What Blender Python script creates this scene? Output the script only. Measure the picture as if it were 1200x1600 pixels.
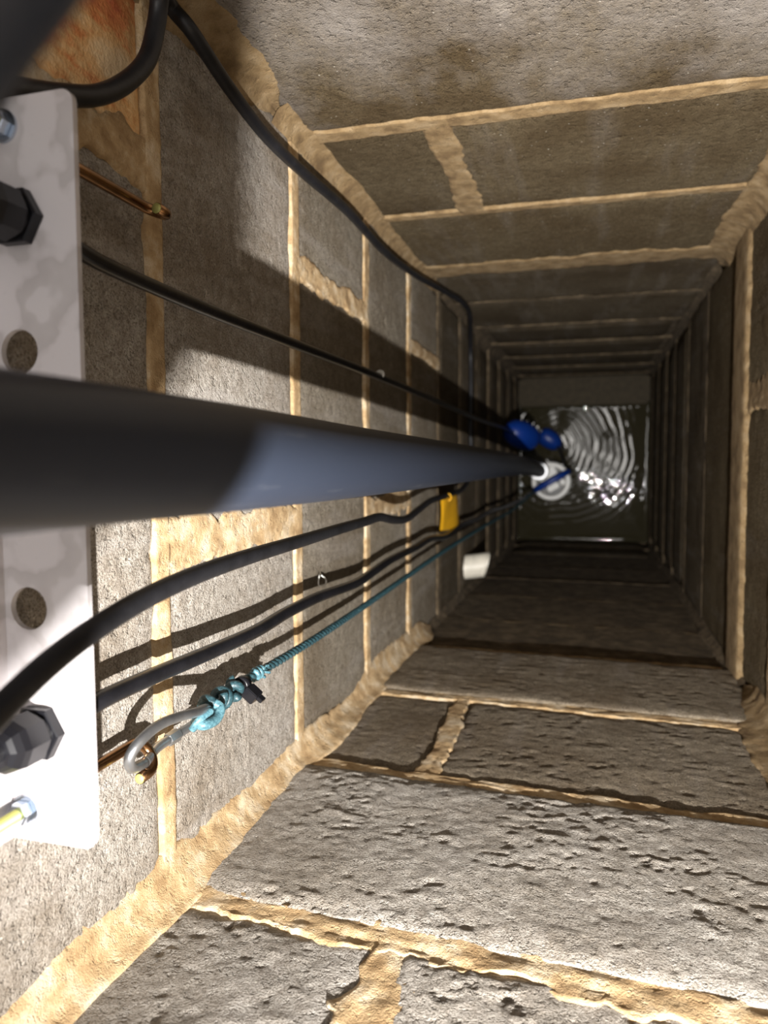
import bpy, bmesh, math, random
import numpy as np
from mathutils import Vector, Matrix
for o in list(bpy.data.objects):
    bpy.data.objects.remove(o)
random.seed(7)
S = bpy.context.scene
COL = S.collection
PI = math.pi

# ------------------------------------------------------------------ camera
# world: metres, camera at the origin, z up, +x towards the right wall, +y towards the far wall
F_PX = 1150.0
VPX, VPY = 928.0, 722.0                       # where straight down vanishes in the 1200 x 1600 frame
_zd = np.array([VPX-600, 800-VPY, -F_PX]); _zd /= np.linalg.norm(_zd)
_Z = -_zd
_X = np.array([4000.0, -60.0, F_PX]); _X /= np.linalg.norm(_X)
_X = _X - _Z*(_X@_Z); _X /= np.linalg.norm(_X)
_Y = np.cross(_Z, _X)
ROT = np.array([_X, _Y, _Z])                  # camera axes -> world axes
cam_d = bpy.data.cameras.new('camera')
cam = bpy.data.objects.new('camera', cam_d); COL.objects.link(cam)
M4 = Matrix([list(r)+[0] for r in ROT]+[[0, 0, 0, 1]])
cam.matrix_world = M4
cam_d.sensor_fit = 'HORIZONTAL'; cam_d.sensor_width = 36.0
cam_d.lens = 36.0*F_PX/1200.0
cam_d.clip_start = 0.01; cam_d.clip_end = 50
cam_d.dof.use_dof = True
cam_d.dof.focus_distance = 0.50
cam_d.dof.aperture_fstop = 9.5
S.camera = cam

# ------------------------------------------------------------------ light
W = bpy.data.worlds.new('world'); S.world = W; W.use_nodes = True
W.node_tree.nodes['Background'].inputs[0].default_value = (1.0, 0.94, 0.92, 1)
W.node_tree.nodes['Background'].inputs[1].default_value = 0.95
LAMP = (0.08, -0.195, 0.135)                  # the head torch of whoever leans over the well
ld = bpy.data.lights.new('head_torch', 'SPOT'); ld.energy = 112; ld.spot_size = math.radians(100); ld.spot_blend = 1.0; ld.shadow_soft_size = 0.004
ld.color = (1.0, 0.965, 0.925)
lo = bpy.data.objects.new('head_torch', ld); lo.location = LAMP; lo.rotation_euler = Vector((-0.10, 0.16, -0.9)).to_track_quat('-Z', 'Y').to_euler(); COL.objects.link(lo)
# the ceiling panel of the room above, seen again in the water
ad = bpy.data.lights.new('ceiling_panel', 'AREA'); ad.shape = 'RECTANGLE'; ad.size = 0.30; ad.size_y = 0.85
ad.energy = 15; ad.color = (1.0, 0.96, 0.9)
ao = bpy.data.objects.new('ceiling_panel', ad); ao.location = (0.02, 0.03, 2.0); ao.rotation_euler = (0, 0, math.radians(40))
COL.objects.link(ao)
S.view_settings.view_transform = 'Standard'; S.view_settings.look = 'None'
S.view_settings.gamma = 1.0; S.view_settings.use_curve_mapping = False
S.view_settings.exposure = 0.0

# ------------------------------------------------------------------ survey helpers
def ray(u, v):
    return ROT@np.array([u-600.0, 800.0-v, -F_PX])
def at(u, v, ax, val):
    d = ray(u, v); return Vector(d*(val/d[ax]))
XL, XR, YF, YN = -0.274, 0.19, 0.31, -0.29     # faces of the left, right, far and near walls
ZTOP, ZWATER, ZBOT = 0.025, -2.80, -3.05

# ------------------------------------------------------------------ noise
def _lat(seed, n=256):
    return np.random.RandomState(seed).rand(n, n)
_LATS = [_lat(i) for i in range(12)]
def vnoise(x, y, seed=0):
    L = _LATS[seed % 12]; n = L.shape[0]
    xi = np.floor(x).astype(int); yi = np.floor(y).astype(int)
    fx = x-xi; fy = y-yi
    fx = fx*fx*(3-2*fx); fy = fy*fy*(3-2*fy)
    a = L[xi % n, yi % n]; b = L[(xi+1) % n, yi % n]; c = L[xi % n, (yi+1) % n]; d = L[(xi+1) % n, (yi+1) % n]
    return (a*(1-fx)+b*fx)*(1-fy)+(c*(1-fx)+d*fx)*fy
def fbm(x, y, seed=0, octs=4, gain=0.5):
    s = 0; a = 1.0; t = 0
    for i in range(octs):
        s = s+a*(vnoise(x*2**i+17.3*i+seed*31.7, y*2**i+5.1*i+seed*11.9, seed+i)-0.5); t += a; a *= gain
    return s/t*2

# ------------------------------------------------------------------ materials
def nt(name):
    m = bpy.data.materials.new(name); m.use_nodes = True
    t = m.node_tree; return m, t, t.nodes['Principled BSDF']
def N(t, kind, **kw):
    n = t.nodes.new(kind)
    for k, v in kw.items():
        if hasattr(n, k): setattr(n, k, v)
    return n
def noise(t, vec, scale, detail=3, rough=0.55):
    n = N(t, 'ShaderNodeTexNoise'); n.inputs['Scale'].default_value = scale
    n.inputs['Detail'].default_value = detail; n.inputs['Roughness'].default_value = rough
    t.links.new(vec, n.inputs['Vector']); return n.outputs['Fac']
def ramp(t, fac, stops):
    r = N(t, 'ShaderNodeValToRGB'); e = r.color_ramp.elements
    while len(e) < len(stops): e.new(0.5)
    for i, (p, c) in enumerate(stops):
        e[i].position = p; e[i].color = (*c, 1) if len(c) == 3 else c
    t.links.new(fac, r.inputs[0]); return r.outputs[0]
def mix(t, fac, a, b, mode='MIX'):
    n = N(t, 'ShaderNodeMix'); n.data_type = 'RGBA'; n.blend_type = mode
    if isinstance(fac, (int, float)): n.inputs[0].default_value = fac
    else: t.links.new(fac, n.inputs[0])
    for i, x in ((6, a), (7, b)):
        if isinstance(x, tuple): n.inputs[i].default_value = (*x, 1)
        else: t.links.new(x, n.inputs[i])
    return n.outputs[2]
def mathn(t, op, a, b=None):
    n = N(t, 'ShaderNodeMath'); n.operation = op
    for i, x in ((0, a), (1, b)):
        if x is None: continue
        if isinstance(x, (int, float)): n.inputs[i].default_value = x
        else: t.links.new(x, n.inputs[i])
    return n.outputs[0]
def bump(t, h, bs, strength=0.5, dist=0.002):
    b = N(t, 'ShaderNodeBump'); b.inputs['Strength'].default_value = strength; b.inputs['Distance'].default_value = dist
    t.links.new(h, b.inputs['Height']); t.links.new(b.outputs[0], bs.inputs['Normal'])
def pos(t):
    return N(t, 'ShaderNodeNewGeometry').outputs['Position']
def scaled(t, vec, s):
    n = N(t, 'ShaderNodeVectorMath'); n.operation = 'MULTIPLY'; n.inputs[1].default_value = s
    t.links.new(vec, n.inputs[0]); return n.outputs[0]

def concrete(name, light, dark, stain, stain_amt=0.55, bump_s=0.7, bloom=0.0, pale_top=False, spec=0.3):
    m, t, bs = nt(name); p = pos(t)
    inf = N(t, 'ShaderNodeObjectInfo').outputs['Random']
    fine = noise(t, p, 650, 3, 0.7); mid = noise(t, p, 110, 4, 0.6); big = noise(t, p, 9, 4, 0.6); streak = noise(t, scaled(t, p, (34, 34, 5)), 1.0, 4, 0.6)
    c = ramp(t, fine, [(0.33, dark), (0.50, light), (0.68, tuple(min(1, x*1.3) for x in light))])
    c = mix(t, ramp(t, mid, [(0.35, (0, 0, 0)), (0.7, (1, 1, 1))]), c, mix(t, 0.6, c, dark))
    sf = ramp(t, big, [(0.42, (0, 0, 0)), (0.66, (1, 1, 1))])
    c = mix(t, mathn(t, 'MULTIPLY', sf, stain_amt), c, mix(t, 0.45, stain, mix(t, 1.0, c, stain, 'MULTIPLY')))
    if bloom:
        bf = ramp(t, streak, [(0.52, (0, 0, 0)), (0.74, (1, 1, 1))])
        c = mix(t, mathn(t, 'MULTIPLY', bf, bloom), c, (0.55, 0.52, 0.50))
    if pale_top:                                   # paler towards the top and the right, with a ragged edge
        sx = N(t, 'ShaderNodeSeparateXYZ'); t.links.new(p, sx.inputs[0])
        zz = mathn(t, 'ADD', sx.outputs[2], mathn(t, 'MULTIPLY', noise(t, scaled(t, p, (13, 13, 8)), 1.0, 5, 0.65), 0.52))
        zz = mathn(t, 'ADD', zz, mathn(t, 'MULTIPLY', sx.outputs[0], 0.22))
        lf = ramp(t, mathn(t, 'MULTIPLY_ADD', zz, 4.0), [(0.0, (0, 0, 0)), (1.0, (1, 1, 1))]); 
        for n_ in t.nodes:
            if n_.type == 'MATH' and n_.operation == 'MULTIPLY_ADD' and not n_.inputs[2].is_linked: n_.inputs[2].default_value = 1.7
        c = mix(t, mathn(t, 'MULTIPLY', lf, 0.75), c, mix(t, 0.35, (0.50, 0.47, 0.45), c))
    # pale grains of aggregate
    vo = N(t, 'ShaderNodeTexVoronoi'); vo.inputs['Scale'].default_value = 190; t.links.new(p, vo.inputs['Vector'])
    sp = ramp(t, vo.outputs['Distance'], [(0.05, (1, 1, 1)), (0.17, (0, 0, 0))])
    sel = ramp(t, N(t, 'ShaderNodeSeparateColor').outputs[0], [(0, (0, 0, 0)), (1, (1, 1, 1))]) if False else None
    sc = N(t, 'ShaderNodeSeparateColor'); t.links.new(vo.outputs['Color'], sc.inputs[0])
    pick = ramp(t, sc.outputs[0], [(0.86, (0, 0, 0)), (0.9, (1, 1, 1))])
    c = mix(t, mathn(t, 'MULTIPLY', mathn(t, 'MULTIPLY', sp, pick), 0.8), c, (0.62, 0.58, 0.50))
    # each block cast a little differently
    k = mathn(t, 'MULTIPLY_ADD', inf, 0.22); t.nodes[-1].inputs[2].default_value = 0.89
    vm = N(t, 'ShaderNodeVectorMath'); vm.operation = 'SCALE'; t.links.new(c, vm.inputs[0]); t.links.new(k, vm.inputs[3])
    t.links.new(vm.outputs[0], bs.inputs['Base Color'])
    bs.inputs['Roughness'].default_value = 0.82; bs.inputs['Specular IOR Level'].default_value = spec
    pit = ramp(t, noise(t, p, 210, 3, 0.65), [(0.30, (0, 0, 0)), (0.46, (1, 1, 1))])
    h = mathn(t, 'ADD', mathn(t, 'MULTIPLY', fine, 0.55), mathn(t, 'ADD', mathn(t, 'MULTIPLY', pit, 0.45), mathn(t, 'MULTIPLY', mid, 0.6)))
    bump(t, h, bs, bump_s, 0.0032)
    return m
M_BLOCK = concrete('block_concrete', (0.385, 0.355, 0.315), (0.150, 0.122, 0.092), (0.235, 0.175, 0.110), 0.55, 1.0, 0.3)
M_NEAR = concrete('block_concrete_rough', (0.375, 0.350, 0.315), (0.165, 0.140, 0.112), (0.250, 0.200, 0.140), 0.35, 1.0, 0.2)
M_BROWN = concrete('block_concrete_brown', (0.270, 0.225, 0.165), (0.110, 0.085, 0.056), (0.180, 0.125, 0.070), 0.6, 1.0, 0.15)
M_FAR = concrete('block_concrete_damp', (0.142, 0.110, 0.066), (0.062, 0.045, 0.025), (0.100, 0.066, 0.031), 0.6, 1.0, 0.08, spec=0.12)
M_PALE_TOP = concrete('block_concrete_pale_top', (0.140, 0.106, 0.062), (0.060, 0.043, 0.024), (0.100, 0.066, 0.031), 0.7, 1.0, 0.0, True, 0.12)
M_MID = concrete('block_concrete_dimmed', (0.285, 0.250, 0.198), (0.115, 0.092, 0.062), (0.190, 0.138, 0.080), 0.55, 1.0, 0.25)  # browner block, with the left wall's dimming at depth put into the colour
M_DEEP = concrete('block_concrete_damp_dimmed', (0.120, 0.096, 0.064), (0.052, 0.039, 0.024), (0.085, 0.058, 0.030), 0.6, 0.7, 0.1, spec=0.15)  # damp tone, with the lamp's falloff down the shaft put into the colour

def mortar(name, c1, c2, c3):
    m, t, bs = nt(name); p = pos(t)
    c = ramp(t, noise(t, p, 42, 5, 0.62), [(0.36, c2), (0.5, c1), (0.64, c3)])
    g = noise(t, p, 800, 2, 0.7)
    c = mix(t, mathn(t, 'MULTIPLY', ramp(t, g, [(0.5, (0, 0, 0)), (0.72, (1, 1, 1))]), 0.35), c, c2)
    t.links.new(c, bs.inputs['Base Color']); bs.inputs['Roughness'].default_value = 0.88
    crack = ramp(t, noise(t, p, 130, 4, 0.7), [(0.33, (0, 0, 0)), (0.47, (1, 1, 1))])
    h = mathn(t, 'ADD', mathn(t, 'MULTIPLY', g, 0.4), mathn(t, 'ADD', mathn(t, 'MULTIPLY', noise(t, p, 60, 4, 0.6), 1.0), mathn(t, 'MULTIPLY', crack, 0.4)))
    bump(t, h, bs, 0.75, 0.002); return m
M_MORTAR = mortar('tan_mortar', (0.46, 0.325, 0.175), (0.31, 0.20, 0.095), (0.60, 0.49, 0.34))
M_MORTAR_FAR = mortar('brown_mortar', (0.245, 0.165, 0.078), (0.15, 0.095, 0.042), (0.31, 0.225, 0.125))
M_MORTAR_GREY = mortar('damp_dimmed_mortar', (0.105, 0.075, 0.041), (0.060, 0.042, 0.023), (0.17, 0.125, 0.075))  # damp mortar, darkened further in colour for the dim lower shaft
m, t, bs = nt('red_brick_smeared'); p = pos(t); M_BRICK = m
bf = noise(t, scaled(t, p, (30, 30, 14)), 1.0, 5, 0.65)
c = ramp(t, bf, [(0.36, (0.78, 0.58, 0.34)), (0.48, (0.74, 0.45, 0.20)), (0.55, (0.66, 0.26, 0.09)), (0.64, (0.52, 0.13, 0.05)), (0.72, (0.74, 0.55, 0.32))])
t.links.new(c, bs.inputs['Base Color']); bs.inputs['Roughness'].default_value = 0.85
bump(t, mathn(t, 'ADD', noise(t, p, 70, 5, 0.65), mathn(t, 'MULTIPLY', noise(t, p, 500, 2), 0.3)), bs, 0.8, 0.003)

def plain(name, col, rough=0.5, metal=0.0, spec=0.5, bscale=0, bs_s=0.2, var=0.0, dist=0.0006):
    m, t, bs = nt(name); p = pos(t)
    if var:
        f = noise(t, p, 60, 4, 0.6)
        c = ramp(t, f, [(0.3, tuple(x*(1-var) for x in col)), (0.7, tuple(min(1, x*(1+var)) for x in col))])
        t.links.new(c, bs.inputs['Base Color'])
    else:
        bs.inputs['Base Color'].default_value = (*col, 1)
    bs.inputs['Roughness'].default_value = rough; bs.inputs['Metallic'].default_value = metal
    bs.inputs['Specular IOR Level'].default_value = spec
    if bscale: bump(t, noise(t, p, bscale, 3), bs, bs_s, dist)
    return m
# grey solvent-weld plastic with scuffs and dust
m, t, bs = nt('grey_pipe_plastic'); p = pos(t); M_PIPE = m
scuff = ramp(t, noise(t, scaled(t, p, (120, 120, 14)), 1.0, 5, 0.7), [(0.60, (0, 0, 0)), (0.74, (1, 1, 1))])
dust = ramp(t, noise(t, p, 900, 2, 0.7), [(0.66, (0, 0, 0)), (0.76, (1, 1, 1))])
c = mix(t, mathn(t, 'MULTIPLY', scuff, 0.28), (0.018, 0.023, 0.036), (0.065, 0.07, 0.08))
c = mix(t, mathn(t, 'MULTIPLY', dust, 0.25), c, (0.13, 0.125, 0.115))
t.links.new(c, bs.inputs['Base Color']); bs.inputs['Roughness'].default_value = 0.42; bs.inputs['Specular IOR Level'].default_value = 0.35
M_CABLE = plain('black_rubber', (0.012, 0.012, 0.014), 0.46, 0, 0.35, 260, 0.25, 0.35)
M_CABLE_WET = plain('black_rubber_shiny', (0.009, 0.009, 0.011), 0.28, 0, 0.5, 180, 0.35, 0.35)
M_GLAND = plain('black_nylon', (0.008, 0.008, 0.010), 0.30, 0, 0.30)
M_STEEL = plain('galvanised_steel', (0.36, 0.37, 0.385), 0.36, 0.9, 0.5, 240, 0.25, 0.25)
M_ZINC = plain('bright_zinc', (0.52, 0.58, 0.66), 0.24, 1.0, 0.5, 120, 0.1)
M_GOLD = plain('bronze_passivated_steel', (0.34, 0.19, 0.095), 0.24, 1.0, 0.5, 120, 0.08, 0.3)
M_TIP = plain('yellow_passivated_cut_end', (0.50, 0.50, 0.16), 0.45, 0.4)
M_SILT = plain('wet_silted_concrete', (0.045, 0.034, 0.018), 0.7, 0, 0.3, 60, 0.5, 0.3)
M_BLUE = plain('blue_plastic', (0.004, 0.035, 0.24), 0.38, 0, 0.5)
M_WHITE = plain('white_plastic', (0.78, 0.78, 0.75), 0.38, 0, 0.5)
M_DIRTY_WHITE = plain('stained_white_plastic', (0.72, 0.68, 0.58), 0.45, 0, 0.5, 0, 0, 0.12)
M_YELLOW = plain('yellow_vinyl', (0.80, 0.42, 0.015), 0.40, 0, 0.5, 60, 0.3, 0.08)
M_PUMP = plain('dark_pump_casing', (0.03, 0.03, 0.03), 0.4, 0, 0.5)
M_CLEAR = plain('clear_plastic', (0.72, 0.72, 0.68), 0.25, 0, 0.6)
M_PHONE = plain('black_glass', (0.012, 0.012, 0.014), 0.25, 0, 0.5)
m, t, bs = nt('twisted_polypropylene'); p = pos(t); M_ROPE = m
c = ramp(t, noise(t, scaled(t, p, (700, 700, 90)), 1.0, 3, 0.6), [(0.3, (0.009, 0.024, 0.030)), (0.55, (0.020, 0.056, 0.068)), (0.75, (0.055, 0.115, 0.135))])
t.links.new(c, bs.inputs['Base Color']); bs.inputs['Roughness'].default_value = 0.45
bump(t, noise(t, scaled(t, p, (1200, 1200, 120)), 1.0, 2), bs, 0.4, 0.0006)
m, t, bs = nt('pale_rope_fibre'); p = pos(t); M_ROPE_PALE = m
c = ramp(t, noise(t, p, 420, 3, 0.6), [(0.3, (0.03, 0.085, 0.11)), (0.6, (0.085, 0.19, 0.225)), (0.8, (0.21, 0.33, 0.36))])
t.links.new(c, bs.inputs['Base Color']); bs.inputs['Roughness'].default_value = 0.4
bump(t, noise(t, scaled(t, p, (900, 300, 900)), 1.0, 2), bs, 0.5, 0.0008)
# aluminium plate with dried tide marks
m, t, bs = nt('stained_aluminium'); p = pos(t); M_ALU = m
st = noise(t, p, 30, 3, 0.5)
c = ramp(t, st, [(0.42, (0.53, 0.502, 0.512)), (0.455, (0.48, 0.452, 0.458)), (0.475, (0.42, 0.392, 0.395)), (0.56, (0.455, 0.43, 0.432)), (0.60, (0.54, 0.515, 0.525))])
spk = ramp(t, noise(t, p, 300, 3, 0.7), [(0.66, (0, 0, 0)), (0.76, (1, 1, 1))])
c = mix(t, mathn(t, 'MULTIPLY', spk, 0.4), c, (0.30, 0.29, 0.29))
t.links.new(c, bs.inputs['Base Color']); bs.inputs['Metallic'].default_value = 0.15; bs.inputs['Roughness'].default_value = 0.5
# dark sump water
m, t, bs = nt('sump_water'); M_WATER = m
bs.inputs['Base Color'].default_value = (0.030, 0.026, 0.014, 1); bs.inputs['Roughness'].default_value = 0.012
bs.inputs['IOR'].default_value = 1.333

# ------------------------------------------------------------------ object helpers
def link(name, mesh, mat=None, parent=None, smooth=True):
    o = bpy.data.objects.new(name, mesh); COL.objects.link(o)
    if mat and not mesh.materials: mesh.materials.append(mat)
    if smooth:
        mesh.polygons.foreach_set('use_smooth', [True]*len(mesh.polygons)); mesh.update()
    if parent: o.parent = parent
    return o
def meshdata(name, v, f):
    me = bpy.data.meshes.new(name); me.from_pydata([tuple(x) for x in v], [], [tuple(int(i) for i in x) for x in f]); me.update(); return me
def tag(o, label, cat, group=None, kind=None):
    o['label'] = label; o['category'] = cat
    if group: o['group'] = group
    if kind: o['kind'] = kind
    return o
def thing(name, label, cat, loc=(0, 0, 0), group=None):
    o = bpy.data.objects.new(name, None); o.location = loc; o.empty_display_size = 0.02
    COL.objects.link(o); tag(o, label, cat, group); return o
def adopt(o, parent):                          # parent without moving the world-space mesh
    o.parent = parent; o.matrix_parent_inverse = Matrix.Translation(parent.location).inverted(); return o
def catmull(pts, n=10):
    P = [Vector(p) for p in pts]; P = [P[0]*2-P[1]]+P+[P[-1]*2-P[-2]]; out = []
    for i in range(1, len(P)-2):
        p0, p1, p2, p3 = P[i-1:i+3]
        for k in range(n):
            s = k/n
            out.append(0.5*((2*p1)+(p2-p0)*s+(2*p0-5*p1+4*p2-p3)*s*s+(3*p1-p0-3*p2+p3)*s**3))
    out.append(P[-2].copy()); return out
def frames(path):
    T = [(path[min(i+1, len(path)-1)]-path[max(i-1, 0)]).normalized() for i in range(len(path))]
    a = Vector((0, 0, 1)) if abs(T[0].z) < 0.9 else Vector((1, 0, 0))
    n = (a-T[0]*a.dot(T[0])).normalized(); out = []
    for tt in T:
        n = (n-tt*n.dot(tt)).normalized(); out.append((n.copy(), tt.cross(n)))
    return out
def tube(path, r, seg=12, cap=True, base=0):
    """vertices and faces of a tube; r is one radius or one for each point"""
    fr = frames(path); V = []; Fc = []
    for i, (p, (n, b)) in enumerate(zip(path, fr)):
        rr = r[i] if hasattr(r, '__len__') else r
        for k in range(seg):
            a = 2*PI*k/seg; V.append(p+(n*math.cos(a)+b*math.sin(a))*rr)
    for i in range(len(path)-1):
        for k in range(seg):
            a = base+i*seg+k; b_ = base+i*seg+(k+1) % seg
            Fc.append((a, b_, b_+seg, a+seg))
    if cap:
        Fc.append(tuple(base+k for k in reversed(range(seg)))); e = base+(len(path)-1)*seg; Fc.append(tuple(e+k for k in range(seg)))
    return V, Fc
def tube_obj(name, path, r, mat, parent=None, seg=14, cap=True):
    V, Fc = tube(path, r, seg, cap); return link(name, meshdata(name, V, Fc), mat, parent)
def multi(name, tubes, mat, parent=None):
    V = []; Fc = []
    for path, r, seg in tubes:
        v, f = tube(path, r, seg, True, len(V)); V += v; Fc += f
    return link(name, meshdata(name, V, Fc), mat, parent)
def lathe(name, prof, origin, axis, mat, parent=None, seg=40, smooth=True, flats=0):
    """turn a profile of (radius, height) about axis; flats>0 makes it a prism with that many sides"""
    ax = Vector(axis).normalized(); a = Vector((1, 0, 0)) if abs(ax.x) < 0.9 else Vector((0, 1, 0))
    n = (a-ax*a.dot(ax)).normalized(); b = ax.cross(n); O = Vector(origin)
    seg = flats or seg; V = []; Fc = []
    for r, h in prof:
        for k in range(seg):
            t_ = 2*PI*k/seg; V.append(O+ax*h+(n*math.cos(t_)+b*math.sin(t_))*max(r, 1e-5))
    m_ = len(prof)
    for i in range(m_-1):
        for k in range(seg):
            p0 = i*seg+k; p1 = i*seg+(k+1) % seg; Fc.append((p0, p1, p1+seg, p0+seg))
    Fc.append(tuple(reversed(range(seg)))); Fc.append(tuple((m_-1)*seg+k for k in range(seg)))
    o = link(name, meshdata(name, V, Fc), mat, parent, smooth and not flats); return o
def edge_split(o, ang=35):
    try:
        me = o.data; bm = bmesh.new(); bm.from_mesh(me)
        sh = [e for e in bm.edges if len(e.link_faces) == 2 and e.calc_face_angle(0) > math.radians(ang)]
        for e in sh: e.smooth = False
        bm.to_mesh(me); bm.free()
    except Exception: pass
    return o
def box(name, lo, hi, mat, parent=None, bev=0.0):
    bm = bmesh.new(); bmesh.ops.create_cube(bm, size=1)
    for v in bm.verts:
        v.co = Vector([(lo[i]+hi[i])/2+v.co[i]*(hi[i]-lo[i]) for i in range(3)])
    if bev: bmesh.ops.bevel(bm, geom=list(bm.edges), offset=bev, segments=2, affect='EDGES')
    me = bpy.data.meshes.new(name); bm.to_mesh(me); bm.free(); return link(name, me, mat, parent, False)

# ------------------------------------------------------------------ walls
class Wall:
    def __init__(s, name, O, U, Nn, u0, u1, seed):
        s.name = name; s.O = np.array(O, float); s.U = np.array(U, float); s.N = np.array(Nn, float)
        s.u0, s.u1, s.seed = u0, u1, seed
    def P(s, u, z, h):
        u = np.asarray(u, float); z = np.asarray(z, float); h = np.asarray(h, float)
        return s.O+u[..., None]*s.U+z[..., None]*np.array([0, 0, 1.0])+h[..., None]*s.N
def grid_faces(nu, nz):
    i = np.arange(nu-1)[:, None]*nz+np.arange(nz-1)[None, :]
    return np.stack([i, i+nz, i+nz+1, i+1], -1).reshape(-1, 4)
def flip_fix(W_, V, Fc):
    a, b, c = V[Fc[len(Fc)//2][0]], V[Fc[len(Fc)//2][1]], V[Fc[len(Fc)//2][2]]
    return Fc if np.dot(np.cross(b-a, c-a), W_.N) > 0 else Fc[:, ::-1]
def block(W_, u0, u1, z0, z1, parent, mat, res=0.004, proud=0.0, rough=1.0, seed=0, name='block', tilt=0.0):
    """one block: a worn rough face with chipped arrises on a body let into the wall; z0 > z1"""
    nu = max(3, int((u1-u0)/res)+1); nz = max(3, int((z0-z1)/res)+1)
    u = np.linspace(u0, u1, nu)[:, None]+np.zeros((1, nz)); z = np.linspace(z0, z1, nz)[None, :]+np.zeros((nu, 1))
    zz = z+tilt*u
    e = np.minimum(np.minimum(u-u0, u1-u), np.minimum(z0-z, z-z1))
    h = np.full(u.shape, proud)
    if res < 0.02:
        x, y = u*1000+seed*77.0, z*1000+seed*33.0
        h = h+rough*(0.0012*fbm(x/70, y/60, seed, 3)+0.00035*fbm(x/7, y/6, seed+1, 2))
        area = np.clip(0.55+1.3*fbm(x/60, y/60, seed+3, 2), 0.15, 0.85)
        pits = np.clip(-fbm(x/7.0, y/5.0, seed+2, 2)-0.34, 0, 1); h = h-rough*area*0.0055*pits
        flak = np.clip(fbm(x/17.0, y/8.0, seed+5, 4)-0.20, 0, 0.12); h = h+rough*area*0.0060*flak
        chip = 0.006*(1+0.8*fbm(x/25, y/25, seed+4, 3)); chip = np.clip(chip, 0.0015, 1)
        h = h-0.0045*np.exp(-e/chip)
    h = np.where(e <= 1e-9, h-0.02, h)
    V = W_.P(u, zz, h).reshape(-1, 3); Fc = flip_fix(W_, V, grid_faces(nu, nz))
    o = link(name, np_mesh(name, V, Fc), mat, parent); return o
def np_mesh(name, V, Fc):
    me = bpy.data.meshes.new(name); nv = len(V); nf = len(Fc); k = Fc.shape[1]
    me.vertices.add(nv); me.vertices.foreach_set('co', np.ascontiguousarray(V, dtype=np.float32).ravel())
    me.loops.add(nf*k); me.loops.foreach_set('vertex_index', np.ascontiguousarray(Fc, dtype=np.int32).ravel())
    me.polygons.add(nf); me.polygons.foreach_set('loop_start', np.arange(0, nf*k, k, dtype=np.int32))
    me.update(calc_edges=True); me.validate(); return me
def joint(W_, p0, p1, parent, w=0.009, h=0.0012, mat=None, seed=0, ragged=1.0, res=0.003):
    """a bead of mortar from (u,z) p0 to p1, smeared unevenly over the edges of the blocks"""
    p0 = np.array(p0); p1 = np.array(p1); L = np.linalg.norm(p1-p0); d = (p1-p0)/L; q = np.array([-d[1], d[0]])
    n = max(4, int(L/res)); l = np.linspace(0, L, n); m_ = 13; s = np.linspace(-1, 1, m_)
    x = l*1000+seed*91.0
    wl = w*(1+ragged*(0.55*fbm(x/38, x*0+1.3, seed, 3)+0.25*fbm(x/9, x*0+4.3, seed+1, 2))); wl = np.clip(wl, w*0.45, w*2.4)
    wr = w*(1+ragged*(0.55*fbm(x/33, x*0+7.7, seed+2, 3)+0.25*fbm(x/8, x*0+2.3, seed+3, 2))); wr = np.clip(wr, w*0.45, w*2.4)
    off = ragged*0.0025*fbm(x/60, x*0+9.1, seed+4, 2)
    S_ = np.where(s[None, :] < 0, s[None, :]*wl[:, None], s[None, :]*wr[:, None])*1.25+off[:, None]
    X = x[:, None]+0*S_; Yn = S_*1000
    hh = h*(1-np.abs(s[None, :]*1.0)**6)-0.0004
    hh = hh+ragged*(0.0006*fbm(X/14, Yn/9, seed+5, 4)+0.0015*np.clip(fbm(X/20, Yn/6, seed+6, 3), -0.8, 0.15))
    hh[:, 0] = -0.009; hh[:, -1] = -0.009
    uu = p0[0]+d[0]*l[:, None]+q[0]*S_; zz = p0[1]+d[1]*l[:, None]+q[1]*S_
    V = W_.P(uu, zz, hh).reshape(-1, 3); Fc = flip_fix(W_, V, grid_faces(n, m_))
    return link('mortar_joint', np_mesh('mortar_joint', V, Fc), mat or M_MORTAR, parent)
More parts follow.
